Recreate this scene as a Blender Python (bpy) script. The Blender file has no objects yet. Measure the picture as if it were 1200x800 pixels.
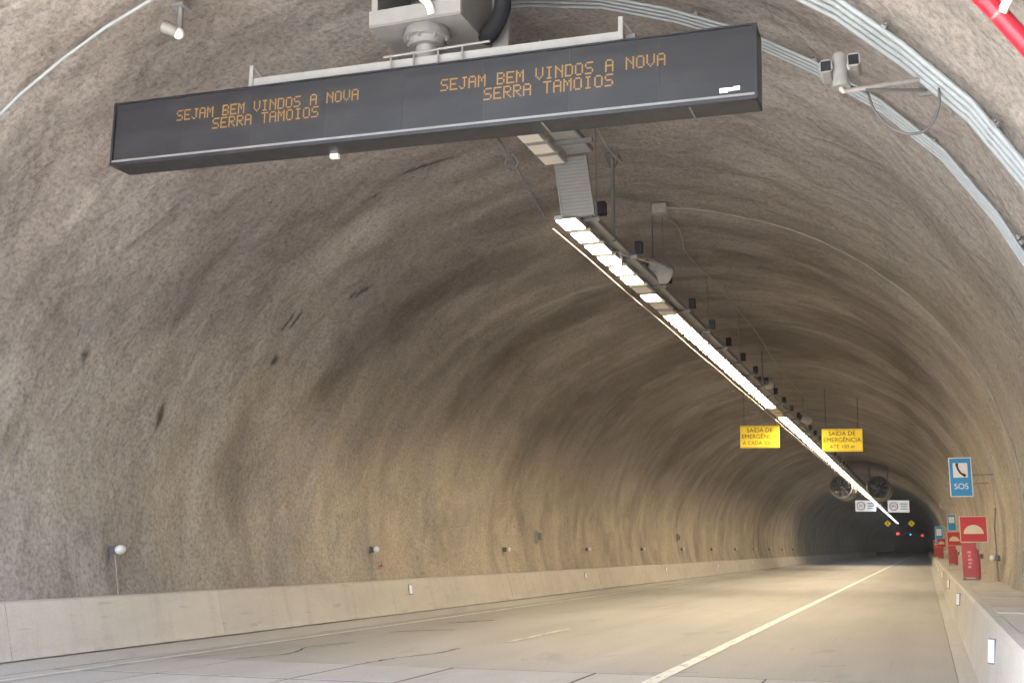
import bpy, bmesh, math, random
import numpy as np
from mathutils import Vector, Matrix

# ------------------------------------------------------------------ camera, sky, sun, exposure
S = bpy.context.scene
COL = S.collection
R = math.radians
cam = bpy.data.objects.new('camera', bpy.data.cameras.new('camera'))
COL.objects.link(cam)
cam.data.sensor_width = 36.0
cam.data.lens = 40.5
cam.data.clip_start = 0.05
cam.data.clip_end = 4000
cam.location = (0, 0, 1.7)
cam.rotation_euler = (R(90 + 10.204), 0, R(19.472))
S.camera = cam

SUN_EL, SUN_AZ = 62.0, 205.0            # azimuth clockwise from +Y: behind the viewer, over the portal forecourt
world = bpy.data.worlds.new('World'); S.world = world
world.use_nodes = True
wn = world.node_tree.nodes; wl = world.node_tree.links
bg = wn['Background']
sky = wn.new('ShaderNodeTexSky'); sky.sky_type = 'NISHITA'; sky.sun_disc = False
sky.sun_elevation = R(SUN_EL); sky.sun_rotation = R(SUN_AZ); sky.air_density = 1.0; sky.dust_density = 2.0
wl.new(sky.outputs[0], bg.inputs[0]); bg.inputs[1].default_value = 0.15
sun = bpy.data.objects.new('sun', bpy.data.lights.new('sun', 'SUN'))
COL.objects.link(sun)
sun.data.energy = 4.0; sun.data.angle = R(0.5); sun.data.color = (1.0, 0.95, 0.87)
sd = Vector((math.sin(R(SUN_AZ)) * math.cos(R(SUN_EL)), math.cos(R(SUN_AZ)) * math.cos(R(SUN_EL)), math.sin(R(SUN_EL))))
sun.rotation_euler = (-sd).to_track_quat('-Z', 'Y').to_euler()
sun.location = sd * 60
S.view_settings.view_transform = 'Standard'; S.view_settings.look = 'None'
S.view_settings.gamma = 1.0; S.view_settings.use_curve_mapping = False
S.view_settings.exposure = 3.72
HAZE = 0.0004                           # density of the tunnel air
LAMP_WATT = 9.4                         # emission strength of a lit lamp's diffuser
cy = S.cycles
cy.use_denoising = True
cy.caustics_reflective = False; cy.caustics_refractive = False; cy.max_bounces = 8; cy.diffuse_bounces = 5; cy.glossy_bounces = 4; cy.transmission_bounces = 4
cy.sample_clamp_indirect = 6.0
cy.use_adaptive_sampling = True; cy.adaptive_threshold = 0.03

rng = random.Random(7)
nrg = np.random.default_rng(5)

# ------------------------------------------------------------------ materials
def lin(c):
    return tuple((v / 12.92 if v <= 0.04045 else ((v + 0.055) / 1.055) ** 2.4) for v in c)

class NT:
    def __init__(self, name):
        self.m = bpy.data.materials.new(name); self.m.use_nodes = True
        self.n = self.m.node_tree.nodes; self.l = self.m.node_tree.links
        self.b = self.n['Principled BSDF']
    def node(self, t, **kw):
        x = self.n.new(t)
        for k, v in kw.items(): setattr(x, k, v)
        return x
    def put(self, sock, v):
        if isinstance(v, bpy.types.NodeSocket): self.l.new(v, sock)
        else: sock.default_value = v
    def math(self, op, a, b=0.5, clamp=False):
        x = self.node('ShaderNodeMath', operation=op, use_clamp=clamp)
        self.put(x.inputs[0], a); self.put(x.inputs[1], b); return x.outputs[0]
    def vec(self, src, scale, loc=(0, 0, 0)):
        x = self.node('ShaderNodeMapping'); self.l.new(src, x.inputs[0])
        x.inputs['Scale'].default_value = scale; x.inputs['Location'].default_value = loc; return x.outputs[0]
    def noise(self, v, scale=1.0, detail=4.0, rough=0.55, dist=0.0):
        x = self.node('ShaderNodeTexNoise'); self.l.new(v, x.inputs['Vector'])
        x.inputs['Scale'].default_value = scale; x.inputs['Detail'].default_value = detail
        x.inputs['Roughness'].default_value = rough; x.inputs['Distortion'].default_value = dist
        return x.outputs[0]
    def ramp(self, f, stops):
        x = self.node('ShaderNodeValToRGB'); self.l.new(f, x.inputs[0]); e = x.color_ramp.elements
        while len(e) < len(stops): e.new(0.5)
        for q, (p, c) in zip(e, stops):
            q.position = p; q.color = (c, c, c, 1) if not isinstance(c, tuple) else tuple(c) + (1,)
        return x.outputs[0]
    def mix(self, f, a, b, mode='MIX'):
        x = self.node('ShaderNodeMix', data_type='RGBA', blend_type=mode)
        self.put(x.inputs[0], f)
        for s, v in ((x.inputs[6], a), (x.inputs[7], b)):
            self.put(s, tuple(v) + (1,) if isinstance(v, tuple) and len(v) == 3 else v)
        return x.outputs[2]
    def bump(self, h, strength=0.3, dist=0.02, normal=None):
        x = self.node('ShaderNodeBump'); self.l.new(h, x.inputs['Height'])
        x.inputs['Strength'].default_value = strength; x.inputs['Distance'].default_value = dist
        if normal is not None: self.l.new(normal, x.inputs['Normal'])
        return x.outputs[0]
    def obj(self): return self.node('ShaderNodeTexCoord').outputs['Object']
    def pos(self): return self.node('ShaderNodeNewGeometry').outputs['Position']
    def uv(self): return self.node('ShaderNodeTexCoord').outputs['UV']

def simple(name, col, rough=0.5, metal=0.0, grime=0.25, scale=6.0, bump=0.0, vary=0.0):
    t = NT(name); p = t.pos()
    n = t.noise(t.vec(p, (1, 1, 1)), scale, 5, 0.6)
    f = t.ramp(n, [(0.35, 1.0 - grime), (0.7, 1.0)])
    c = t.mix(1.0, tuple(col), f, 'MULTIPLY')
    if vary:
        oi = t.node('ShaderNodeObjectInfo').outputs['Random']
        k = t.math('ADD', t.math('MULTIPLY', oi, vary), 1 - vary / 2)
        c = t.mix(1.0, c, k, 'MULTIPLY')
    t.put(t.b.inputs['Base Color'], c)
    t.put(t.b.inputs['Roughness'], t.math('ADD', t.math('MULTIPLY', n, 0.25), rough - 0.12))
    t.b.inputs['Metallic'].default_value = metal
    if bump: t.put(t.b.inputs['Normal'], t.bump(t.noise(p, scale * 8, 4), bump, 0.01))
    return t.m

def emis(name, col, strength, base=(0.6, 0.6, 0.6)):
    t = NT(name)
    t.b.inputs['Base Color'].default_value = tuple(base) + (1,)
    t.b.inputs['Emission Color'].default_value = tuple(col) + (1,)
    t.b.inputs['Emission Strength'].default_value = strength
    return t.m

M = {}
def make_shotcrete():
    t = NT('shotcrete'); p = t.pos(); uv = t.uv()          # uv: arc length round the vault (m), distance along it (m)
    att = t.node('ShaderNodeAttribute', attribute_name='stain')
    st = t.node('ShaderNodeSeparateColor'); t.l.new(att.outputs['Color'], st.inputs[0])
    big = t.noise(t.vec(p, (0.20, 0.15, 0.20)), 1.0, 3, 0.6, 0.5)
    streak = t.noise(t.vec(uv, (0.20, 0.40, 1)), 1.0, 4, 0.66, 1.0)      # long runs round the vault
    fine = t.noise(t.vec(uv, (0.6, 1.2, 1), (3, 1, 0)), 1.0, 4, 0.7, 0.6)
    grain = t.noise(p, 15.0, 4, 0.72)
    speck = t.noise(p, 30.0, 2, 0.7)
    base = t.ramp(big, [(0.28, (0.200, 0.180, 0.163)), (0.5, (0.252, 0.231, 0.213)), (0.75, (0.305, 0.284, 0.266))])
    c = t.mix(t.ramp(streak, [(0.42, 0.0), (0.62, 0.62)]), base, t.mix(1.0, base, (0.62, 0.58, 0.54), 'MULTIPLY'))
    c = t.mix(t.ramp(fine, [(0.50, 0.0), (0.75, 0.40)]), c, t.mix(1.0, c, (0.68, 0.64, 0.60), 'MULTIPLY'))
    pale = t.noise(t.vec(uv, (0.25, 0.75, 1), (9, 4, 0)), 1.0, 4, 0.65, 1.0)
    c = t.mix(t.ramp(pale, [(0.60, 0.0), (0.78, 0.30)]), c, (0.36, 0.33, 0.28))
    c = t.mix(t.math('MULTIPLY', st.outputs[0], 0.80), c, t.mix(1.0, c, (0.44, 0.39, 0.36), 'MULTIPLY'))     # damp dark runs
    c = t.mix(st.outputs[1], c, (0.40, 0.375, 0.35))                                                        # pale patches
    c = t.mix(st.outputs[2], c, (0.018, 0.014, 0.012))                                                      # black weeps
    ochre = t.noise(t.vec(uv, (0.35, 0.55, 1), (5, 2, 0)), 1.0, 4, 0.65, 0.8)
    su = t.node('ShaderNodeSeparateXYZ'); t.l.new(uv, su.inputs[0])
    low = t.ramp(t.math('MULTIPLY', t.math('ABSOLUTE', t.math('SUBTRACT', su.outputs[0], 13.6)), 0.08), [(0.58, 0.0), (0.86, 1.0)])     # seepage crust on the lower walls, with lamp brightening painted in
    inn = t.ramp(t.math('MULTIPLY', t.math('ADD', su.outputs[1], t.math('MULTIPLY', big, 12.0)), 0.02), [(0.46, 0.25), (0.66, 1.0)])            # crust and painted lamp light both stronger past the mouth
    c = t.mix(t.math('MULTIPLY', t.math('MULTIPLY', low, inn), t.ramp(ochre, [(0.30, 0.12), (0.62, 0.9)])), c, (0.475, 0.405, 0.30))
    g = t.ramp(grain, [(0.32, 0.60), (0.5, 1.0), (0.70, 1.27)])
    c = t.mix(1.0, c, g, 'MULTIPLY')
    c = t.mix(t.ramp(speck, [(0.62, 0.0), (0.72, 0.75)]), c, (0.06, 0.05, 0.042))
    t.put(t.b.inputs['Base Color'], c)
    t.b.inputs['Roughness'].default_value = 0.93
    t.b.inputs['Specular IOR Level'].default_value = 0.2
    b0 = t.bump(t.noise(t.vec(p, (1.5, 1.3, 1.5)), 1.0, 2, 0.6, 0.4), 0.45, 0.28)
    b1 = t.bump(t.noise(p, 5.0, 3, 0.7), 0.38, 0.08, b0)
    b2 = t.bump(grain, 0.45, 0.02, b1)
    t.put(t.b.inputs['Normal'], b2)
    return t.m
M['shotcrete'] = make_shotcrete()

def make_paving(name, c0, c1, dark, joints=False, vary=0.0):
    t = NT(name); p = t.pos()
    big = t.noise(t.vec(p, (0.5, 0.12, 0.5)), 1.0, 3, 0.6, 0.4)
    lane = t.noise(t.vec(p, (1.4, 0.02, 1)), 1.0, 3, 0.6)
    blot = t.noise(t.vec(p, (0.9, 0.35, 1), (4, 7, 0)), 1.0, 4, 0.65, 0.7)
    grain = t.noise(p, 26.0, 4, 0.8)
    c = t.ramp(big, [(0.3, c0), (0.72, c1)])
    c = t.mix(t.ramp(lane, [(0.42, 0.0), (0.66, 0.5)]), c, t.mix(1.0, c, dark, 'MULTIPLY'))
    c = t.mix(t.ramp(blot, [(0.60, 0.0), (0.74, 0.45)]), c, t.mix(1.0, c, (0.58, 0.53, 0.49), 'MULTIPLY'))
    scuff = t.noise(t.vec(p, (9.0, 0.35, 1), (1, 2, 0)), 1.0, 4, 0.6)
    c = t.mix(t.ramp(scuff, [(0.64, 0.0), (0.74, 0.4)]), c, t.mix(1.0, c, (0.6, 0.56, 0.52), 'MULTIPLY'))
    c = t.mix(1.0, c, t.ramp(grain, [(0.3, 0.78), (0.7, 1.16)]), 'MULTIPLY')
    if vary:
        oi = t.node('ShaderNodeObjectInfo').outputs['Random']
        c = t.mix(1.0, c, t.math('ADD', t.math('MULTIPLY', oi, vary), 1 - vary / 2), 'MULTIPLY')
    t.put(t.b.inputs['Base Color'], c)
    t.put(t.b.inputs['Roughness'], t.ramp(big, [(0.3, 0.72), (0.8, 0.9)])); t.b.inputs['Specular IOR Level'].default_value = 0.3
    t.put(t.b.inputs['Normal'], t.bump(grain, 0.15, 0.006))
    return t.m
M['road'] = make_paving('worn_concrete_paving', (0.375, 0.355, 0.325), (0.455, 0.435, 0.40), (0.88, 0.865, 0.85))
M['slab'] = make_paving('grey_concrete_slab', (0.44, 0.418, 0.388), (0.53, 0.507, 0.475), (0.88, 0.87, 0.86), vary=0.12)
M['ground'] = make_paving('gravel_earth', (0.20, 0.18, 0.14), (0.32, 0.29, 0.24), (0.8, 0.8, 0.75))
def make_barrier():
    t = NT('barrier_concrete'); p = t.pos()
    n = t.noise(t.vec(p, (1, 0.35, 1)), 0.9, 6, 0.62, 0.5)
    drip = t.noise(t.vec(p, (1, 3.0, 0.35)), 1.0, 5, 0.6)
    patch = t.noise(t.vec(p, (1, 0.8, 1.6), (2, 5, 1)), 1.1, 5, 0.6, 0.8)
    grain = t.noise(p, 45.0, 4, 0.7)
    c = t.ramp(n, [(0.3, (0.46, 0.418, 0.36)), (0.7, (0.555, 0.515, 0.45))])
    c = t.mix(t.ramp(drip, [(0.5, 0.0), (0.75, 0.45)]), c, t.mix(1.0, c, (0.72, 0.68, 0.62), 'MULTIPLY'))
    c = t.mix(t.ramp(patch, [(0.58, 0.0), (0.68, 0.55)]), c, (0.52, 0.50, 0.47))
    c = t.mix(1.0, c, t.ramp(grain, [(0.3, 0.85), (0.7, 1.08)]), 'MULTIPLY')
    sp = t.node('ShaderNodeSeparateXYZ'); t.l.new(p, sp.inputs[0])
    sz = t.math('ADD', sp.outputs[2], t.math('MULTIPLY', t.noise(t.vec(p, (1, 0.9, 0.6), (7, 3, 2)), 1.3, 4, 0.65, 0.6), 1.1))
    c = t.mix(t.ramp(sz, [(0.46, 0.55), (0.72, 0.0)]), c, (0.60, 0.585, 0.56))                 # pale splash crust low on the face
    sc = t.noise(t.vec(p, (1, 1.1, 7.0), (1, 8, 3)), 1.4, 4, 0.6)
    c = t.mix(t.ramp(sc, [(0.62, 0.0), (0.72, 0.5)]), c, t.mix(1.0, c, (0.62, 0.57, 0.50), 'MULTIPLY'))   # tyre and bumper scrapes
    oi = t.node('ShaderNodeObjectInfo').outputs['Random']
    c = t.mix(1.0, c, t.math('ADD', t.math('MULTIPLY', oi, 0.10), 0.95), 'MULTIPLY')
    t.put(t.b.inputs['Base Color'], c); t.b.inputs['Roughness'].default_value = 0.8
    t.put(t.b.inputs['Normal'], t.bump(grain, 0.2, 0.006))
    return t.m
M['barrier'] = make_barrier()
def make_paint(name, col, wear):
    t = NT(name); p = t.pos()
    n = t.noise(t.vec(p, (6, 1.2, 1)), 1.6, 6, 0.7)
    a = t.ramp(n, [(wear, 0.0), (wear + 0.12, 1.0)])
    t.put(t.b.inputs['Base Color'], t.mix(a, (0.36, 0.33, 0.29), col)); t.b.inputs['Roughness'].default_value = 0.6
    return t.m
M['paint'] = make_paint('road_paint', (0.70, 0.68, 0.62), 0.36)
M['paint_worn'] = make_paint('worn_road_paint', (0.66, 0.64, 0.58), 0.42)
M['joint'] = simple('dark_joint', (0.03, 0.027, 0.025), 0.9)
M['tar'] = simple('faded_tar', (0.10, 0.09, 0.08), 0.9)
M['galv'] = simple('galvanised_steel', (0.25, 0.252, 0.252), 0.5, 0.35, 0.12, 9)
M['galv_matt'] = simple('dull_galvanised', (0.18, 0.182, 0.184), 0.6, 0.2, 0.18, 7)
M['pipe'] = simple('grey_conduit', (0.27, 0.305, 0.325), 0.5, 0.0, 0.15, 5)
M['cream'] = simple('cream_conduit', (0.33, 0.305, 0.27), 0.55, 0.0, 0.25, 5)
M['white'] = simple('white_plastic', (0.68, 0.68, 0.67), 0.4, 0, 0.15, 9)
M['cast'] = simple('white_painted_metal', (0.38, 0.37, 0.355), 0.4, 0, 0.2, 9)
M['black'] = simple('black_plastic', (0.014, 0.015, 0.018), 0.7, 0, 0.2, 9)
M['black'].node_tree.nodes['Principled BSDF'].inputs['Specular IOR Level'].default_value = 0.1
M['cable'] = simple('grey_rubber_cable', (0.10, 0.10, 0.105), 0.6, 0, 0.2, 9)
M['redpipe'] = simple('red_pipe_paint', (0.42, 0.014, 0.03), 0.3, 0, 0.15, 4)
M['redbox'] = simple('red_box_paint', (0.52, 0.045, 0.05), 0.45, 0, 0.25, 5)
M['redsign'] = simple('red_sign_sheet', (0.55, 0.008, 0.014), 0.5, 0, 0.1, 5)
M['signcream'] = simple('cream_sign_print', (0.72, 0.62, 0.40), 0.5, 0, 0.05, 5)
M['blue'] = simple('blue_sign_sheet', (0.004, 0.27, 0.66), 0.45, 0, 0.1, 5)
M['backlit_white'] = emis('backlit_white_sheet', (0.95, 0.93, 0.90), 0.045, (0.8, 0.8, 0.8))
M['glow_yellow'] = emis('glowing_yellow_sheet', (0.95, 0.64, 0.02), 0.030, (0.84, 0.60, 0.02))
M['signwhite'] = simple('white_sign_sheet', (0.80, 0.82, 0.84), 0.45, 0, 0.06, 5)
M['yellow'] = simple('yellow_sign_sheet', (0.86, 0.56, 0.02), 0.45, 0, 0.06, 5)
M['amberprint'] = simple('dark_sign_print', (0.020, 0.012, 0.003), 0.9, 0, 0.05, 5)
M['amberprint'].node_tree.nodes['Principled BSDF'].inputs['Specular IOR Level'].default_value = 0.05
M['signblack'] = simple('black_sign_print', (0.02, 0.02, 0.025), 0.5, 0, 0.05, 5)
M['pinkprint'] = simple('pale_red_print', (0.80, 0.28, 0.30), 0.5, 0, 0.05, 5)
M['housing'] = simple('sign_cabinet_paint', (0.012, 0.0125, 0.016), 0.42, 0.2, 0.2, 6)
M['camera_grey'] = simple('camera_grey_paint', (0.21, 0.207, 0.20), 0.45, 0, 0.15, 9)
M['fan_steel'] = simple('fan_casing', (0.19, 0.175, 0.155), 0.5, 0.2, 0.35, 3)
M['fan_dark'] = simple('fan_inside', (0.045, 0.045, 0.05), 0.6, 0.2, 0.3, 4)
M['lampbody'] = simple('lamp_housing', (0.34, 0.33, 0.31), 0.5, 0.3, 0.25, 9)
def make_panel():
    t = NT('matrix_panel'); p = t.obj()
    w = t.node('ShaderNodeTexWave', wave_type='BANDS', bands_direction='Z'); t.l.new(p, w.inputs['Vector'])
    w.inputs['Scale'].default_value = 24.0
    n = t.noise(t.vec(p, (0.7, 1, 3.0)), 1.5, 5, 0.6)
    c = t.ramp(n, [(0.3, (0.008, 0.009, 0.012)), (0.7, (0.022, 0.022, 0.024))])
    c = t.mix(t.ramp(w.outputs[0], [(0.3, 0.0), (0.8, 0.5)]), c, (0.012, 0.012, 0.016))
    t.put(t.b.inputs['Base Color'], c); t.b.inputs['Roughness'].default_value = 0.42
    t.b.inputs['Specular IOR Level'].default_value = 0.32
    return t.m
M['panel'] = make_panel()
M['led'] = emis('amber_led', (1.0, 0.50, 0.08), 0.013, (0.13, 0.075, 0.018)); M['led'].cycles.emission_sampling = 'NONE'
M['lamp_on'] = emis('lit_lamp_lens', (1.0, 0.83, 0.58), LAMP_WATT, (0.8, 0.8, 0.75))
M['lamp_dim'] = emis('dim_lamp_lens', (0.80, 0.88, 1.0), LAMP_WATT * 0.24, (0.8, 0.8, 0.75))
M['lamp_off'] = simple('unlit_lamp_lens', (0.72, 0.67, 0.60), 0.35, 0, 0.1, 9)
M['sig_red'] = emis('red_signal', (1.0, 0.05, 0.05), 0.16, (0.3, 0.02, 0.02)); M['sig_red'].cycles.emission_sampling = 'NONE'
M['sig_blue'] = emis('blue_signal', (0.1, 0.6, 1.0), 0.12, (0.02, 0.1, 0.3)); M['sig_blue'].cycles.emission_sampling = 'NONE'

# ------------------------------------------------------------------ mesh helpers
class MB:
    def __init__(self): self.v = []; self.f = []
    def add(self, v, f):
        o = len(self.v); self.v += [tuple(x) for x in v]; self.f += [tuple(i + o for i in q) for q in f]; return self
    def box(self, x0, x1, y0, y1, z0, z1, c=0.0):
        if c:
            pr = [(x0 + c, z0), (x1 - c, z0), (x1, z0 + c), (x1, z1 - c), (x1 - c, z1), (x0 + c, z1), (x0, z1 - c), (x0, z0 + c)]
            return self.prism([(x, z) for x, z in pr], y0, y1)
        v = [(x, y, z) for z in (z0, z1) for y in (y0, y1) for x in (x0, x1)]
        return self.add(v, [(0, 2, 3, 1), (4, 5, 7, 6), (0, 1, 5, 4), (2, 6, 7, 3), (0, 4, 6, 2), (1, 3, 7, 5)])
    def prism(self, xz, y0, y1):
        n = len(xz)
        v = [(x, y0, z) for x, z in xz] + [(x, y1, z) for x, z in xz]
        f = [tuple(range(n)), tuple(reversed(range(n, 2 * n)))] + [(i, i + n, (i + 1) % n + n, (i + 1) % n) for i in range(n)]
        return self.add(v, f)
    def tube(self, pts, r, n=10, cap=True):
        pts = [Vector(p) for p in pts]; rs = r if isinstance(r, (list, tuple)) else [r] * len(pts)
        base = len(self.v); up = None
        for i, p in enumerate(pts):
            d = (pts[min(i + 1, len(pts) - 1)] - pts[max(i - 1, 0)]).normalized()
            if up is None:
                up = Vector((0, 0, 1)) if abs(d.z) < 0.9 else Vector((1, 0, 0))
            s = d.cross(up).normalized(); u = s.cross(d).normalized(); up = u
            for k in range(n):
                a = 2 * math.pi * k / n
                self.v.append(tuple(p + (s * math.cos(a) + u * math.sin(a)) * rs[i]))
        for i in range(len(pts) - 1):
            for k in range(n):
                a = base + i * n + k; b = base + i * n + (k + 1) % n
                self.f.append((a, b, b + n, a + n))
        if cap:
            self.f.append(tuple(reversed(range(base, base + n))))
            e = base + (len(pts) - 1) * n; self.f.append(tuple(range(e, e + n)))
        return self
    def ball(self, c, r, n=12, m=8, sc=(1, 1, 1)):
        b = len(self.v)
        for j in range(m + 1):
            th = math.pi * j / m
            for k in range(n):
                ph = 2 * math.pi * k / n
                self.v.append((c[0] + r * sc[0] * math.sin(th) * math.cos(ph), c[1] + r * sc[1] * math.sin(th) * math.sin(ph), c[2] + r * sc[2] * math.cos(th)))
        for j in range(m):
            for k in range(n):
                a = b + j * n + k; d = b + j * n + (k + 1) % n
                self.f.append((a, a + n, d + n, d))
        return self
    def lathe(self, prof, axis_o, axis_d, n=24):
        o = Vector(axis_o); d = Vector(axis_d).normalized()
        s = d.cross(Vector((0, 0, 1)) if abs(d.z) < 0.9 else Vector((1, 0, 0))).normalized(); u = s.cross(d)
        b = len(self.v)
        for t, r in prof:
            for k in range(n):
                a = 2 * math.pi * k / n
                self.v.append(tuple(o + d * t + (s * math.cos(a) + u * math.sin(a)) * r))
        for i in range(len(prof) - 1):
            for k in range(n):
                a = b + i * n + k; c = b + i * n + (k + 1) % n
                self.f.append((a, c, c + n, a + n))
        return self
    def mesh(self, name, mat, smooth=False):
        me = bpy.data.meshes.new(name); me.from_pydata(self.v, [], self.f); me.validate()
        if mat: me.materials.append(M[mat] if isinstance(mat, str) else mat)
        bm = bmesh.new(); bm.from_mesh(me); bmesh.ops.recalc_face_normals(bm, faces=bm.faces); bm.to_mesh(me); bm.free()
        if smooth:
            for p in me.polygons: p.use_smooth = True
            try: me.set_sharp_from_angle(angle=R(40))
            except Exception: pass
        return me
    def build(self, name, mat, parent=None, smooth=False):
        o = bpy.data.objects.new(name, self.mesh(name, mat, smooth)); COL.objects.link(o)
        if parent is not None: o.parent = parent
        return o

def spl(P, n=5):
    P = [Vector(p) for p in P]; out = []
    for i in range(len(P) - 1):
        a, b, c, d = P[max(i - 1, 0)], P[i], P[i + 1], P[min(i + 2, len(P) - 1)]
        for k in range(n):
            t = k / n
            out.append(0.5 * ((2 * b) + (c - a) * t + (2 * a - 5 * b + 4 * c - d) * t * t + (3 * b - a - 3 * c + d) * t ** 3))
    return out + [P[-1]]
def inst(name, me, parent=None, loc=(0, 0, 0), rot=(0, 0, 0)):
    o = bpy.data.objects.new(name, me); COL.objects.link(o); o.location = loc; o.rotation_euler = rot
    if parent is not None: o.parent = parent
    return o
def tag(o, label=None, cat=None, group=None, kind=None):
    for k, v in (('label', label), ('category', cat), ('group', group), ('kind', kind)):
        if v: o[k] = v
    return o
def thing(name, label, cat, loc=(0, 0, 0), rot=(0, 0, 0), group=None):
    o = bpy.data.objects.new(name, None); COL.objects.link(o); o.location = loc; o.rotation_euler = rot
    o.empty_display_size = 0.2
    return tag(o, label, cat, group)
def text_mesh(txt, size, align='CENTER', depth=0.002):
    cu = bpy.data.curves.new('t', 'FONT'); cu.body = txt; cu.size = size; cu.align_x = align; cu.align_y = 'CENTER'; cu.extrude = depth
    o = bpy.data.objects.new('t', cu); COL.objects.link(o)
    dg = bpy.context.evaluated_depsgraph_get(); dg.update()
    me = bpy.data.meshes.new_from_object(o.evaluated_get(dg)); bpy.data.objects.remove(o); bpy.data.curves.remove(cu)
    return me
def text(name, txt, size, mat, parent, loc, align='CENTER', stretch=1.0):
    me = text_mesh(txt, size, align); me.materials.clear(); me.materials.append(M[mat])
    o = inst(name, me, parent, loc, (R(90), 0, 0)); o.scale = (stretch, 1, 1)
    return o
ORD = ['first', 'second', 'third', 'fourth', 'fifth', 'sixth', 'seventh', 'eighth', 'ninth', 'tenth', 'eleventh', 'twelfth', 'thirteenth',
       'fourteenth', 'fifteenth', 'sixteenth', 'seventeenth', 'eighteenth', 'nineteenth', 'twentieth', 'twenty-first', 'twenty-second',
       'twenty-third', 'twenty-fourth', 'twenty-fifth', 'twenty-sixth', 'twenty-seventh', 'twenty-eighth']

# ------------------------------------------------------------------ the vault
XC, ZC, VA, VB = -5.78, 2.41, 7.60, 6.47     # the vault is an ellipse; it springs behind the barriers
PORTAL_Y, END_Y = 3.2, 560.0
def vault(t, off=0.0):
    return XC + (VA - off) * math.cos(t), ZC + (VB - off) * math.sin(t)
T0, T1 = -0.385, math.pi + 0.385
def vnoise(x, y, seed):
    r = np.random.default_rng(seed); g = r.random((257, 257))
    xi = np.floor(x).astype(int); yi = np.floor(y).astype(int); fx = x - xi; fy = y - yi
    fx = fx * fx * (3 - 2 * fx); fy = fy * fy * (3 - 2 * fy)
    a = g[xi % 257, yi % 257]; b = g[(xi + 1) % 257, yi % 257]; c = g[xi % 257, (yi + 1) % 257]; d = g[(xi + 1) % 257, (yi + 1) % 257]
    return (a * (1 - fx) + b * fx) * (1 - fy) + (c * (1 - fx) + d * fx) * fy - 0.5
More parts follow.
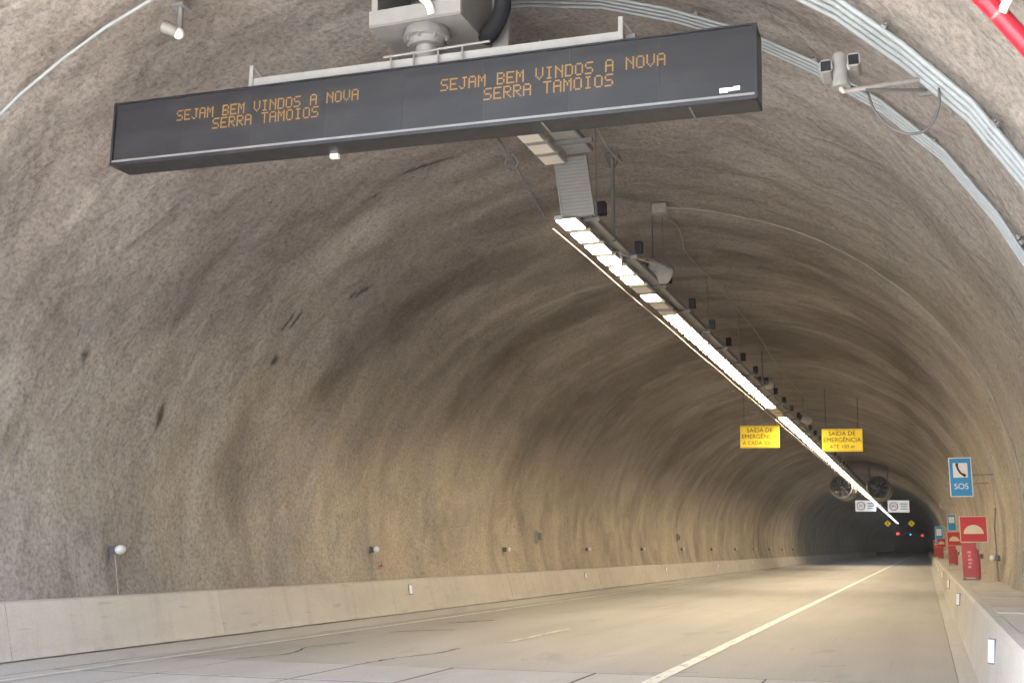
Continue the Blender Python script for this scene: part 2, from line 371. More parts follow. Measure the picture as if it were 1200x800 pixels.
def build_lining():
    ys = list(np.arange(PORTAL_Y, 6, 0.25)) + list(np.arange(6, 34, 0.07)) + list(np.arange(34, 75, 0.16)) + list(np.arange(75, 170, 0.5)) + list(np.arange(170, END_Y + 1, 3.0))
    ys = np.array(ys); nt = 250
    ts = np.linspace(T0, T1, nt)
    px = XC + VA * np.cos(ts); pz = ZC + VB * np.sin(ts)
    arc = np.concatenate([[0], np.cumsum(np.hypot(np.diff(px), np.diff(pz)))])
    A, Y = np.meshgrid(arc, ys); TT, _ = np.meshgrid(ts, ys)
    d = 0.16 * vnoise(A * 0.16 + 3, Y * 0.42, 1) + 0.11 * vnoise(A * 0.35, Y * 0.95 + 9, 2) + 0.08 * vnoise(A * 1.0, Y * 1.4, 3)
    d += 0.03 * vnoise(A * 2.6, Y * 2.8, 4) + 0.016 * vnoise(A * 6.0, Y * 7.5, 6)
    d += np.where(Y > 14, 0.03, 0.02) * vnoise(A * 0.10, Y * 1.25 + 4, 8)
    d = np.clip(d + 0.02, -0.03, 0.4)                       # mostly outward, so nothing swallows the conduits
    X = XC + (VA + d) * np.cos(TT); Z = ZC + (VB + d) * np.sin(TT)
    n, m = Y.shape
    co = np.stack([X, Y, Z], -1).reshape(-1, 3)
    i = np.arange(n * m).reshape(n, m)
    q = np.stack([i[:-1, :-1], i[:-1, 1:], i[1:, 1:], i[1:, :-1]], -1).reshape(-1, 4)
    me = bpy.data.meshes.new('tunnel_vault')
    me.vertices.add(len(co)); me.vertices.foreach_set('co', co.ravel())
    me.loops.add(q.size); me.loops.foreach_set('vertex_index', q.ravel().astype(np.int32))
    me.polygons.add(len(q)); me.polygons.foreach_set('loop_start', np.arange(0, q.size, 4, dtype=np.int32))
    me.polygons.foreach_set('loop_total', np.full(len(q), 4, dtype=np.int32))
    me.update(calc_edges=True)
    uvl = me.uv_layers.new(name='UVMap')
    uv = np.stack([A.ravel(), Y.ravel()], -1)[q.ravel()]
    uvl.data.foreach_set('uv', uv.ravel().astype(np.float32))
    # stains with shapes of their own: (angle deg, distance, half length round the vault m, half width m, slant, weight)
    ang = np.degrees(TT)
    def blobs(L):
        out = np.zeros_like(Y)
        for a0, y0, la, ly, sl, w in L:
            da = (ang - a0) * math.pi / 180 * 7.0; dy = Y - y0 - sl * da
            wob = 1 + 1.3 * vnoise(A * 0.7 + a0, Y * 1.3 + y0, 11) + 0.9 * vnoise(A * 1.9 + a0, Y * 3.1 + y0, 12)
            wob = np.clip(wob, 0.55, 2.2)
            out = np.maximum(out, w * np.clip(1.45 - np.sqrt((da / la) ** 2 + (dy / ly) ** 2) * wob, 0, 1))
        return out
    dark = blobs([(128, 24.0, 3.6, 1.0, -0.25, 0.9), (140, 17.0, 2.0, 1.4, 0.1, 0.5), (125, 30.5, 4.0, 1.0, -0.2, 0.9), (105, 22.5, 1.8, 0.8, 0.1, 0.7),
                  (95, 27, 2.2, 1.3, 0, 0.7), (75, 24.5, 2.4, 0.7, 0.1, 0.6), (60, 27.5, 3.0, 1.5, 0.1, 0.8), (45, 34.0, 4.0, 2.2, 0.1, 0.8),
                  (100, 35, 3.0, 2.0, 0, 0.7), (115, 41, 4.0, 2.2, -0.1, 0.8), (150, 38, 2.6, 1.3, -0.1, 0.5), (70, 40, 4, 2.5, 0, 0.8),
                  (35, 48, 3.4, 2.0, 0, 0.7), (60, 60, 5, 4, 0, 0.7), (120, 58, 6, 3.5, 0, 0.7), (150, 13.2, 1.6, 0.5, 0.2, 0.35), (172, 20.5, 1.6, 0.8, 0, 0.4),
                  (105, 16.0, 2.0, 0.6, 0.1, 0.5), (160, 29.5, 2.4, 0.5, 0, 0.4), (90, 75, 8, 8, 0, 0.6), (120, 100, 10, 12, 0, 0.6), (60, 100, 10, 12, 0, 0.6), (90, 15.0, 2.5, 0.7, 0, 0.5)])
    pale = blobs([(187, 13.6, 1.6, 1.4, 0, 0.5), (170, 23.5, 1.4, 1.0, 0, 0.22), (178, 28, 1.6, 1.6, 0, .25), (130, 10.2, 1.4, 0.7, 0, 0.35), (30, 8.4, 3.2, 1.9, 0, 0.22), (140, 14.2, 1.2, 0.5, 0.2, 0.16), (120, 19.6, 2.4, 0.5, -0.2, 0.25), (46, 26.5, 2.6, 0.5, 0.1, 0.3), (30, 14.5, 2.6, 1.0, 0.1, 0.3),
                  (60, 46, 2.2, 0.35, 0.05, 0.55), (130, 27.5, 2.4, 0.35, -0.2, 0.3), (112, 29.0, 1.2, 0.22, -0.3, 0.35)])
    weep = blobs([(143.9, 20.15, 0.22, 0.05, 0, 1), (143.4, 20.36, 0.20, 0.045, 0, 1), (135.1, 21.48, 0.17, 0.05, -0.3, 1), (133.6, 21.62, 0.10, 0.03, -0.3, .9), (165.2, 17.71, 0.15, 0.05, 0, 1), (158, 15.2, 0.10, 0.07, 0, 0.75),
                  (109.5, 18.38, 0.28, 0.04, -0.3, 0.9), (151.4, 20.55, 0.07, 0.05, 0, .8), (117.3, 18.6, 0.16, 0.04, -.3, .6), (168, 24.8, .3, .04, 0, .5)])
    col = np.stack([dark, pale, np.clip(weep * 1.6, 0, 1), np.ones_like(dark)], -1).reshape(-1, 4).astype(np.float32)
    at = me.color_attributes.new('stain', 'FLOAT_COLOR', 'POINT'); at.data.foreach_set('color', col.ravel())
    me.polygons.foreach_set('use_smooth', np.ones(len(q), dtype=bool))
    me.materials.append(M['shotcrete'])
    o = bpy.data.objects.new('tunnel_vault', me); COL.objects.link(o)
    tag(o, 'rough grey brown sprayed concrete vault of the road tunnel with dark damp streaks', 'tunnel vault')
    return o
build_lining()

# portal headwall, hill over the tunnel and ground outside, all behind the viewer or buried
def build_outside():
    v = []; f = []; n = 60
    for i in range(n + 1):
        t = T0 + (T1 - T0) * i / n; x, z = vault(t, -0.02)
        k = math.cos(t); s = math.sin(t); m = max(abs(k) / 20.0, max(s, 0.02) / 11.0)
        v += [(x, PORTAL_Y, max(z, -0.05)), (XC + k / m, PORTAL_Y, max(-0.05, 2.4 + s / m))]
        v += [(x, PORTAL_Y + 0.6, max(z, -0.05)), (XC + k / m, PORTAL_Y + 0.6, max(-0.05, 2.4 + s / m))]
    for i in range(n):
        a, b = 4 * i, 4 * i + 4
        f += [(a, b, b + 1, a + 1), (a + 2, a + 3, b + 3, b + 2), (a + 1, b + 1, b + 3, a + 3), (a, a + 2, b + 2, b)]
    tag(MB().add(v, f).build('portal_headwall', 'barrier'), 'concrete headwall round the tunnel mouth behind the viewer', 'headwall')
    n = 40; v = []; f = []
    for j in range(n + 1):
        for i in range(n + 1):
            x = -120 + 240 * i / n; y = PORTAL_Y + 0.7 + 620 * (j / n) ** 1.6
            e = max(0, 1 - max(0, abs(x - XC) - 16) / 100)
            v.append((x, y, 10.8 + e * (2 + 40 * (1 - math.exp(-(y - PORTAL_Y) / 120))) + 2 * math.sin(x * .1) * math.sin(y * .05)))
    for j in range(n):
        for i in range(n):
            a = j * (n + 1) + i; f.append((a, a + 1, a + n + 2, a + n + 1))
    tag(MB().add(v, f).build('hill', 'ground'), kind='structure')
    tag(MB().add([(-700, -700, -0.12), (700, -700, -0.12), (700, 700, -0.12), (-700, 700, -0.12)], [(0, 1, 2, 3)]).build('ground', 'ground'), kind='structure')
build_outside()
def build_end():
    b = MB(); pts = [vault(T0 + (T1 - T0) * i / 40, -0.3) for i in range(41)]
    b.prism(pts, END_Y - 0.2, END_Y + 0.3)
    tag(b.build('tunnel_end_wall', 'shotcrete'), 'dark far end of the tunnel beyond the last lamps', 'tunnel wall')
build_end()

# ------------------------------------------------------------------ road
def sheet(x0, x1, y0, y1, z): return [(x0, y0, z), (x1, y0, z), (x1, y1, z), (x0, y1, z)], [(0, 1, 2, 3)]
road = bpy.data.objects.new('road', None); COL.objects.link(road); tag(road, kind='structure')
MB().add(*sheet(-12.9, 0.9, -60, 16.2, -0.003)).build('road_bed', 'tar', road)
JY = 16.10
MB().box(-11.98, 0.292, JY + 0.012, END_Y, -0.06, 0.0).build('carriageway', 'road', road)
xs = [-11.98, -10.25, -8.12, -6.60, -4.45, -2.1, 0.30]
ysl = [PORTAL_Y, 8, 10, 12.0, 14.02, JY]
for i in range(len(xs) - 1):
    for j in range(len(ysl) - 1):
        g = 0.016; w = xs[i + 1] - xs[i]; l = ysl[j + 1] - ysl[j]
        dz = rng.uniform(-0.0005, 0.0015)
        MB().box(xs[i] + g + rng.uniform(0, .02), xs[i + 1] - g, ysl[j] + g * 2.2, ysl[j + 1] - g * 2.2 - rng.uniform(0, .03), -0.045, dz).build('slab', 'slab', road)
MB().box(-14, 2, -60, PORTAL_Y - 0.01, -0.1, -0.002).build('forecourt_paving', 'slab', road)
MB().prism([(-12.75, -0.05), (-11.995, -0.05), (-11.995, 0.004), (-12.62, 0.075), (-12.75, 0.075)], PORTAL_Y, END_Y).build('gutter', 'slab', road)
MB().prism([(0.30, -0.05), (0.62, -0.05), (0.62, 0.03), (0.30, 0.006)], PORTAL_Y, END_Y).build('gutter', 'slab', road)
# painted lines
MB().add(*sheet(-3.57, -3.37, JY + 0.02, END_Y, 0.006)).build('edge_line', 'paint', road)
MB().add(*sheet(-3.57, -3.37, PORTAL_Y, JY + 0.016, 0.007)).build('edge_line', 'paint', road)
MB().add(*sheet(-11.58, -11.44, JY + 0.02, END_Y, 0.006)).build('edge_line', 'paint', road)
MB().add(*sheet(-11.58, -11.44, PORTAL_Y, JY + 0.016, 0.007)).build('edge_line', 'paint', road)
M['paint_faint'] = make_paint('faint_road_paint', (0.62, 0.59, 0.53), 0.50)
dash2 = MB().add(*sheet(-0.06, 0.06, 0, 3.7, 0.006)).mesh('lane_dash', 'paint_faint')
dash = MB().add(*sheet(-0.07, 0.07, 0, 3.9, 0.006)).mesh('lane_dash', 'paint_worn')
for k in range(-2, 30):
    inst('lane_dash', dash if k < 1 else dash2, road, (-7.40, 20.7 + 12 * k, 0.001))
# tar-filled cracks wandering over the paving
def crack(pts, w):
    b = MB(); P = []
    for (x0, y0), (x1, y1) in zip(pts[:-1], pts[1:]):
        for k in range(8):
            u = k / 8; P.append((x0 + (x1 - x0) * u + rng.uniform(-.03, .03), y0 + (y1 - y0) * u + rng.uniform(-.03, .03)))
    P.append(pts[-1]); v = []; f = []
    for i, (x, y) in enumerate(P):
        ww = w * rng.uniform(0.4, 1.2); d = Vector(P[min(i + 1, len(P) - 1)]) - Vector(P[max(0, i - 1)]); nn = Vector((-d.y, d.x)).normalized() * ww
        v += [(x - nn.x, y - nn.y, 0.0055), (x + nn.x, y + nn.y, 0.0055)]
        if i: f.append((2 * i - 2, 2 * i, 2 * i + 1, 2 * i - 1))
    b.add(v, f).build('crack', 'tar', road)
crack([(-8.12, 16.1), (-8.02, 17.2), (-7.7, 18.4), (-7.75, 19.2)], 0.03)
crack([(-10.3, 16.2), (-10.0, 17.3), (-10.4, 18.6), (-10.1, 19.8)], 0.025)
crack([(-10.6, 22.4), (-10.1, 23.1), (-9.6, 23.5)], 0.05)
crack([(-4.0, 16.2), (-3.1, 16.6)], 0.012)
crack([(-1.6, 18.0), (-1.2, 18.3)], 0.012)
crack([(-10.6, 25.6), (-10.0, 27.0)], 0.07)
crack([(-8.4, 33.7), (-7.1, 36.4)], 0.02)

# ------------------------------------------------------------------ barriers
SEG = 5.5
bl = thing('concrete_barrier', 'low beige concrete barrier along the foot of the long curved wall', 'barrier')
prof = [(-12.62, 0.10), (-12.66, 0.22), (-12.84, 0.90), (-12.87, 0.925), (-13.16, 0.925), (-13.16, -0.04), (-12.72, -0.04), (-12.72, 0.10)]
segm = MB().prism(prof, 0.008, SEG - 0.008).mesh('barrier_segment', 'barrier')
y = 19.4 - SEG * 5
while y < 330:
    inst('barrier_segment', segm, bl, (rng.uniform(-.006, .006), y, rng.uniform(-.004, .004))); y += SEG
MB().prism([(-12.74, 0), (-12.90, 0.88), (-13.1, 0.88), (-13.1, 0)], PORTAL_Y, END_Y).build('barrier_core', 'joint', bl)
br = thing('duct_barrier', 'pale concrete barrier with wide flat top beside the hydrant boxes', 'barrier')
prof = [(0.525, 0.05), (0.56, 0.25), (0.645, 0.875), (0.685, 0.91), (0.80, 0.91), (0.80, -0.04), (0.62, -0.04), (0.62, 0.05)]
segm = MB().prism(prof, 0.008, SEG - 0.008).mesh('barrier_segment', 'barrier')
y = 13.9 - SEG * 4
while y < 330:
    inst('barrier_segment', segm, br, (rng.uniform(-.005, .005), y, rng.uniform(-.004, .004))); y += SEG
MB().prism([(0.62, 0), (0.72, 0.86), (1.75, 0.86), (1.75, 0)], PORTAL_Y, END_Y).build('barrier_core', 'joint', br)
cov = [MB().box(0.815 - 0.005 * k, 1.66, 0.006, 1.19, 0.862, 0.915 + 0.004 * k).mesh('cover_slab', 'barrier') for k in range(3)]
y = -8.0
for k in range(110):
    inst('cover_slab', cov[rng.randrange(3)], br, (0, y, rng.uniform(-.005, .004)), (0, 0, rng.uniform(-.004, .004))); y += 1.2
MB().box(0.815, 1.66, y, 330, 0.862, 0.914).build('cover_strip', 'barrier', br)

# ------------------------------------------------------------------ conduits round the vault
def ring_pts(t0, t1, y, off, n, kink=0.0, seed=0):
    r = random.Random(seed); P = []
    for i in range(n + 1):
        t = t0 + (t1 - t0) * i / n; x, z = vault(t, off + r.uniform(0, kink)); P.append((x, y, z))
    return P
def bundle(name, label, y0, t0, t1, off, rad, pitch, count, n, kink, seed, clamps):
    th = thing(name, label, 'conduit')
    for k in range(count):
        MB().tube(ring_pts(t0, t1, y0 + (k - (count - 1) / 2) * pitch, off, n, kink, seed), rad, 10).build('pipe', 'pipe', th, True)
    for tc in clamps:
        x, z = vault(tc, off)
        hw = (count - 1) / 2 * pitch + rad + 0.02
        b = MB()
        for k in range(count):
            x1, z1 = vault(tc - 0.004, off); x2, z2 = vault(tc + 0.004, off); yy = y0 + (k - (count - 1) / 2) * pitch
            b.tube([(x1, yy, z1), (x2, yy, z2)], rad * 1.22, 10)
        xa, za = vault(tc, off - rad * 0.9)
        b.tube([(xa, y0 - hw, za), (xa, y0 + hw, za)], 0.012, 6)
        b.build('clamp', 'galv_matt', th)
bundle('conduit_bundle', 'four thick parallel grey pipes arching round the vault nearest the camera', 11.08, -0.2, 1.42, 0.085, 0.030, 0.166, 4, 13, 0.03, 3, [0.50, 0.505, 0.71, 0.95, 0.3, 1.15])
bundle('conduit_bundle', 'four thinner grey pipes arching round the vault behind the message sign', 13.15, -0.2, 1.66, 0.075, 0.019, 0.115, 4, 14, 0.03, 5, [0.40, 0.41, 0.62, 0.86, 1.08, 1.3])
o = MB().tube(ring_pts(1.75, math.pi + 0.2, 10.95, 0.09, 16, 0.02, 2), 0.021, 10).build('wall_conduit', 'pipe', None, True)
tag(o, 'single grey pipe curving over the vault at the upper corner by the small bracket light', 'conduit')
P = ring_pts(-0.2, 1.44, 22.97, 0.08, 22, 0.03, 8)
o = MB().tube(P, 0.017, 8).build('wall_conduit', 'cream', None, True)
tag(o, 'thin pale conduit curving down the vault from the small junction box', 'conduit')
jb = thing('junction_box', 'small beige junction box on the crown where thin conduit ends', 'junction box', (-4.83, 22.97, 8.70))
MB().box(-.15, .15, -.1, .1, -.10, .10, .015).build('body', 'cream', jb)
MB().box(-.165, .165, -.115, .115, .101, .13).build('lid', 'cable', jb)
MB().tube([(0, 0, 0.1), (0, 0, 0.24)], 0.03, 8).build('stub', 'cable', jb)
o = MB().tube(spl([(-4.84, 23.1, 8.62), (-4.78, 23.6, 8.66), (-4.80, 24.8, 8.78), (-4.98, 26.2, 8.80), (-5.08, 27.4, 8.80), (-4.97, 30.9, 8.80), (-4.90, 35, 8.78), (-4.91, 39.1, 8.80), (-5.05, 44, 8.79), (-5.1, 48.5, 8.80), (-5.0, 58, 8.80)]), 0.014, 6).build('slack_cable', 'cream', None, True)
tag(o, 'thin pale cable running along the crown away from the junction box', 'cable')
rp = thing('fire_pipe', 'glossy red pipe climbing the wall at the upper corner', 'pipe')
MB().tube(ring_pts(-0.2, 0.72, 8.48, 0.15, 14), 0.068, 20).build('pipe', 'redpipe', rp, True)
for tc in (0.508, 0.35, 0.15):
    for s in (-1, 1):
        x, z = vault(tc, 0.11)
        m = MB().box(-.05, .05, -.035, .035, -.03, .03, .008); ob = m.build('bracket', 'white', rp); ob.location = (x, 8.48 + s * 0.115, z); ob.rotation_euler = (0, -(math.pi / 2 - tc), 0)
    x1, z1 = vault(tc - 0.0018, 0.15); x2, z2 = vault(tc + 0.0018, 0.15)
    MB().tube([(x1, 8.48, z1), (x2, 8.48, z2)], 0.0705, 20).build('strap', 'galv_matt', rp)

# ------------------------------------------------------------------ message sign
FONT = {'S': '01111 10000 10000 01110 00001 00001 11110', 'E': '11111 10000 10000 11110 10000 10000 11111', 'J': '00111 00010 00010 00010 00010 10010 01100',
        'A': '01110 10001 10001 11111 10001 10001 10001', 'M': '10001 11011 10101 10101 10001 10001 10001', 'B': '11110 10001 10001 11110 10001 10001 11110',
        'V': '10001 10001 10001 10001 10001 01010 00100', 'I': '01110 00100 00100 00100 00100 00100 01110', 'N': '10001 11001 10101 10011 10001 10001 10001',
        'D': '11110 10001 10001 10001 10001 10001 11110', 'O': '01110 10001 10001 10001 10001 10001 01110', 'R': '11110 10001 10001 11110 10100 10010 10001', 'T': '11111 00100 00100 00100 00100 00100 00100'}
LET = {}
def led_line(txt, x0, x1, z, y, parent, cap):
    adv = (x1 - x0) / (len(txt) - 1 / 6); px = adv / 6; pz = cap / 7
    for i, ch in enumerate(txt):
        if ch == ' ': continue
        key = (ch, round(px, 5), cap)
        if key not in LET:
            b = MB()
            for r, row in enumerate(FONT[ch].split()):
                for c, on in enumerate(row):
                    if on == '1':
                        cx = (c + .5) * px; cz = cap / 2 - (r + .5) * pz; hx = px * .44; hz = pz * .44
                        b.add([(cx - hx, 0, cz - hz), (cx + hx, 0, cz - hz), (cx + hx, 0, cz + hz), (cx - hx, 0, cz + hz)], [(0, 1, 2, 3)])
            LET[key] = b.mesh('letter', 'led')
        inst('letter', LET[key], parent, (x0 + i * adv, y, z))
SY = 11.0; SX0, SX1 = -9.045, -1.295; SMX = (SX0 + SX1) / 2; L = (SX1 - SX0) / 2
ms = thing('message_sign', 'long dark message board with amber lettering hanging from the vault', 'message sign', (SMX, SY, 6.57), (0, R(1.33), 0))
H = 0.40
cab = MB().box(-L, L, 0.012, 0.34, -H, H, 0.012).build('cabinet', 'housing', ms)
# face modules, each a panel of its own, slightly recessed in the cabinet rim
NM = 8; mw = (2 * L - 0.06) / NM
pm = MB().box(-mw / 2 + 0.0006, mw / 2 - 0.0006, -0.008, 0.011, -H + 0.075, H - 0.02).mesh('face_panel', 'panel')
for k in range(NM): inst('face_panel', pm, cab, (-L + 0.03 + mw * (k + .5), 0, 0))
MB().box(-L, L, -0.035, 0.011, -H, -H + 0.040, 0.006).build('lower_rim', 'housing', ms)
MB().box(-L + .01, L - .01, -0.030, 0.010, -H + 0.043, -H + 0.068, 0.004).build('drip_strip', 'galv_matt', ms)
MB().box(-L, L, -0.030, 0.011, H - 0.018, H, 0.004).build('upper_rim', 'housing', ms)
MB().box(-L, -L + .028, -0.034, 0.011, -H + .041, H - .019).build('end_rim', 'housing', ms)
MB().box(L - .028, L, -0.034, 0.011, -H + .041, H - .019).build('end_rim', 'housing', ms)
led_line('SEJAM BEM VINDOS A NOVA', -8.14 - SMX, -5.72 - SMX, 0.150, -0.011, cab, 0.135)
led_line('SERRA TAMOIOS', -7.63 - SMX, -6.22 - SMX, 0.0, -0.011, cab, 0.135)
led_line('SEJAM BEM VINDOS A NOVA', -4.72 - SMX, -2.22 - SMX, 0.135, -0.011, cab, 0.14)
led_line('SERRA TAMOIOS', -4.21 - SMX, -2.77 - SMX, -0.025, -0.011, cab, 0.14)
b = MB().box(3.50, 3.58, -0.014, -0.009, -0.30, -0.25); b.box(3.585, 3.63, -0.014, -0.009, -0.288, -0.252); b.box(3.635, 3.70, -0.014, -0.009, -0.285, -0.243)
b.build('maker_plate', 'signwhite', ms)
# top beam, uprights, struts and service rail
bx0, bx1 = -7.15 - SMX, -2.70 - SMX
MB().box(bx0, bx1, 0.02, 0.14, H + 0.012, H + 0.115, 0.006).build('top_beam', 'galv', ms)
for x in (bx0, bx1):
    e = MB().box(x - 0.025, x + 0.025, 0.0, 0.018, H - 0.02, H + 0.27).build('upright', 'galv', ms)
    MB().tube([(x, 0.02, H + 0.26), (x + 0.16, 0.30, H + 0.02)], 0.014, 6).build('strut', 'galv_matt', ms)
    MB().box(x + 0.03, x + 0.12, 0.15, 0.28, H + 0.002, H + 0.13).build('bracket', 'galv_matt', ms)
MB().tube([(-5.42 - SMX, -0.02, H + 0.145), (-4.15 - SMX, -0.02, H + 0.175)], 0.014, 6).build('rail', 'galv_matt', ms)
for x in (-5.33, -5.05, -4.76, -4.47):
    MB().tube([(x - SMX, -0.02, H - 0.01), (x - SMX, -0.02, H + 0.17)], 0.011, 6).build('rail_post', 'galv_matt', ms)
for x in (-3.55, -1.98):
    MB().box(x - SMX - .01, x - SMX + .01, 0.02, 0.33, -H - 0.006, -H + 0.002).build('seam_strip', 'galv_matt', ms)
MB().box(-1.05, -0.95, .30, .36, -H - .05, -H - .001).build('cable_gland', 'white', ms)

# hanger the board is hung from: open-fronted steel box with a flanged stem under it
hg = thing('sign_hanger', 'grey steel hanger box with flanged stem above the message board', 'hanger')
B0 = (-5.62, -4.50, 11.02, 12.10, 7.52, 8.80)
x0, x1, y0, y1, z0, z1 = B0
MB().box(x0, x1, y0, y1, z0, z0 + 0.025).build('bottom_plate', 'galv_matt', hg)
MB().box(x0, x1, y1 - 0.02, y1, z0 + 0.027, z1).build('back_plate', 'galv_matt', hg)
for x in (x0 + 0.011, x1 - 0.011):
    MB().box(x - 0.01, x + 0.01, y0 + 0.05, y1 - 0.022, z0 + 0.027, z1).build('side_plate', 'galv_matt', hg)
MB().box(x0, x1, y0 - 0.004, y0 + 0.03, z0 + 0.027, z0 + 0.20).build('front_plate', 'galv', hg)
for x in (x0 + .05, x1 - .05, -4.95):
    MB().box(x - .035, x + .035, y0 + .031, y0 + .048, z0 + .15, z1).build('post', 'galv', hg)
c = (-5.02, 11.30, 0)
MB().lathe([(-0.02, 0.0), (-0.02, 0.24), (0.05, 0.27), (0.13, 0.27), (0.14, 0.22), (0.22, 0.21), (0.225, 0.0)], (c[0], c[1], z0 + 0.01), (0, 0, -1), 28).build('flange', 'galv_matt', hg, True)
MB().tube([(c[0], c[1], z0 - 0.2), (c[0], c[1], 6.99)], 0.135, 24).build('stem', 'galv', hg, True)
b = MB()
for k in range(8):
    a = k * math.pi / 4
    b.tube([(c[0] + .235 * math.cos(a), c[1] + .235 * math.sin(a), z0 - .10), (c[0] + .235 * math.cos(a), c[1] + .235 * math.sin(a), z0 - .16)], .018, 6)
b.build('bolts', 'galv_matt', hg)
MB().tube(spl([(-5.25, 10.99, 8.1), (-5.02, 10.97, 7.92), (-4.98, 10.96, 7.80), (-4.86, 10.96, 7.66), (-4.84, 11.0, 7.56)]), 0.045, 10).build('white_hose', 'white', hg, True)
MB().box(-5.2, -4.95, 10.93, 11.0, 7.88, 7.95).build('white_hose_bracket', 'white', hg)
for (x, z, r) in ((-4.76, 7.90, 0.07), (-4.58, 7.86, 0.085)):
    MB().lathe([(0, 0), (0, r), (0.16, r * 1.05), (0.17, r * .7), (0.17, 0)], (x, 10.86, z), (0, 1, 0), 18).build('gland', 'white', hg, True)
MB().tube(spl([(-4.40, 11.5, 8.75), (-4.22, 11.5, 8.2), (-4.20, 11.55, 7.8), (-4.35, 11.6, 7.55), (-4.46, 11.7, 7.54)]), 0.10, 12).build('black_hose', 'black', hg, True)
MB().box(-4.40, -4.2, 11.75, 11.85, 7.1, 8.9).build('rear_strut', 'galv_matt', hg)

# ------------------------------------------------------------------ swivel camera and the small light by the single pipe
pc = thing('swivel_camera', 'twin-headed grey swivel camera on an arm beside the four-pipe bundle', 'camera', (-0.49, 10.6, 5.93))
MB().lathe([(0, 0), (0, .085), (.06, .085), (.09, .07), (.30, .075), (.34, .05), (.345, 0)], (0, 0, 0), (0, 0, 1), 20).build('pan_base', 'camera_grey', pc, True)
for s, z in ((-1, .185), (1, .215)):
    h = MB().box(s * .125 - .058, s * .125 + .058, -.085, .20, z - .05, z + .075, .022).build('head', 'camera_grey', pc)
    MB().box(s * .125 - .046, s * .125 + .046, -.091, -.086, z - .036, z + .060).build('window', 'black', h)
MB().tube([(-.085, 0, .2), (.085, 0, .2)], .045, 12).build('tilt_axle', 'camera_grey', pc, True)
MB().tube([(0, 0, 0.0), (0, 0, -.02), (.01, .01, -.03), (.705, .73, 0.277)], .024, 10).build('arm', 'cast', pc, True)
MB().tube([(.20, .20, .03), (.779, .83, .192)], .017, 8).build('brace', 'galv_matt', pc, True)
MB().tube(spl([(.06, .04, .03), (.206, .5, .124), (.24, .5, .03), (.267, .5, -.058), (.33, .5, -.17), (.42, .5, -.268), (.50, .5, -.32), (.57, .5, -.346), (.64, .5, -.35), (.701, .5, -.337), (.77, .5, -.285), (.815, .5, -.216), (.85, .5, -.12), (.863, .5, -.051), (.866, .55, .10)]), .013, 8).build('cable', 'cable', pc, True)
MB().box(.69, .82, .80, .86, .14, .34).build('wall_plate', 'galv_matt', pc)
sl = thing('bracket_light', 'small white spotlight on a short post under the vault by single pipe', 'light', (-8.45, 11.38, 8.42))
MB().box(-.09, .09, -.09, .09, -.02, .02).build('base_plate', 'galv_matt', sl)
MB().tube([(0, 0, -.02), (0, 0, -.30)], .038, 10).build('post', 'galv_matt', sl, True)
MB().lathe([(0, 0), (0, .055), (.03, .075), (.18, .08), (.2, .06), (.2, 0)], (.0, -.05, -.36), (-.78, -.35, .35), 16).build('lamp_body', 'camera_grey', sl, True)
MB().ball((0.0, -.02, -.365), .075, 14, 9).build('ball_joint', 'white', sl, True)

# ------------------------------------------------------------------ lamp rows, trays
LX, LZ = -5.30, 7.06
def tray(th, x0, x1, y0, y1, z, pitch):
    for x in (x0, x1): MB().box(x - .012, x + .012, y0, y1, z, z + .09).build('side_rail', 'galv_matt', th)
    MB().box(x0 + .013, x1 - .013, y0, y1, z + .004, z + .012).build('tray_floor', 'lampbody', th)
up = thing('cable_tray', 'short high cable tray with unlit lamps just behind the message sign', 'cable tray')
tray(up, -5.24, -4.80, 12.3, 17.55, 8.14, 1)
for yy in (13.0, 15.0, 16.9):
    MB().box(-5.72, -4.62, yy - .04, yy + .04, 8.075, 8.135).build('cross_bar', 'galv_matt', up)
    for x in (-5.6, -4.68):
        MB().tube([(x, yy, 8.13), (x, yy, 8.95)], .010, 6).build('hanger_rod', 'galv_matt', up)
dn = thing('drop_tray', 'pale ribbed vertical panel dropping from high tray to the lit lamp row', 'cable tray')
for k in range(17):
    z = 7.10 + k * 0.06; sh = (8.1 - z) * .13; MB().box(-5.46 + sh, -4.95 + sh, 17.60, 17.612, z, z + .045).build('rib', 'galv', dn)
for x in (-5.475, -4.935): MB().prism([(x + .121, 7.08), (x + .145, 7.08), (x + .012, 8.12), (x - .012, 8.12)], 17.59, 17.68).build('side_rail', 'galv', dn)
MB().prism([(-5.33, 7.08), (-4.83, 7.08), (-4.95, 8.12), (-5.46, 8.12)], 17.62, 17.63).build('back_sheet', 'galv_matt', dn)
low = thing('cable_tray', 'long galvanised tray carrying the ceiling lamps away down the tunnel', 'cable tray')
tray(low, -5.26, -4.98, 17.66, 262, 7.22, 1)
k = 0; yy = 18.2
while yy < 150:
    MB().box(-5.62, -4.86, yy - .03, yy + .03, 7.15, 7.21).build('cross_bar', 'galv_matt', low)
    xr = -4.92; x, z = vault(math.acos((xr - XC) / VA), 0)
    if k % 2 == 0: MB().tube([(xr, yy, 7.16), (xr, yy, 8.95)], .007, 6).build('hanger_rod', 'galv_matt', low)
    k += 1
    MB().box(xr + .03, xr + .17, yy - .06, yy + .06, 7.24, 7.47, .01).build('shaded_bracket', 'black', low)  # hanging bracket beside the tray, its shade put into the black colour
    yy += 2.7
hp = thing('hanger_post', 'thick grey hanger post from the crown beside first lit lamps', 'post', (-5.02, 19.75, 7.2))
MB().tube([(0, 0, 0), (0, 0, 1.66)], .035, 10).build('post', 'galv_matt', hp, True)
MB().box(-.13, .13, -.13, .13, 1.58, 1.62).build('head_plate', 'galv_matt', hp)
for s in (-1, 1): MB().tube([(s * .04, 0, 1.4), (s * .12, 0, 1.58)], .014, 6).build('strut', 'galv_matt', hp)
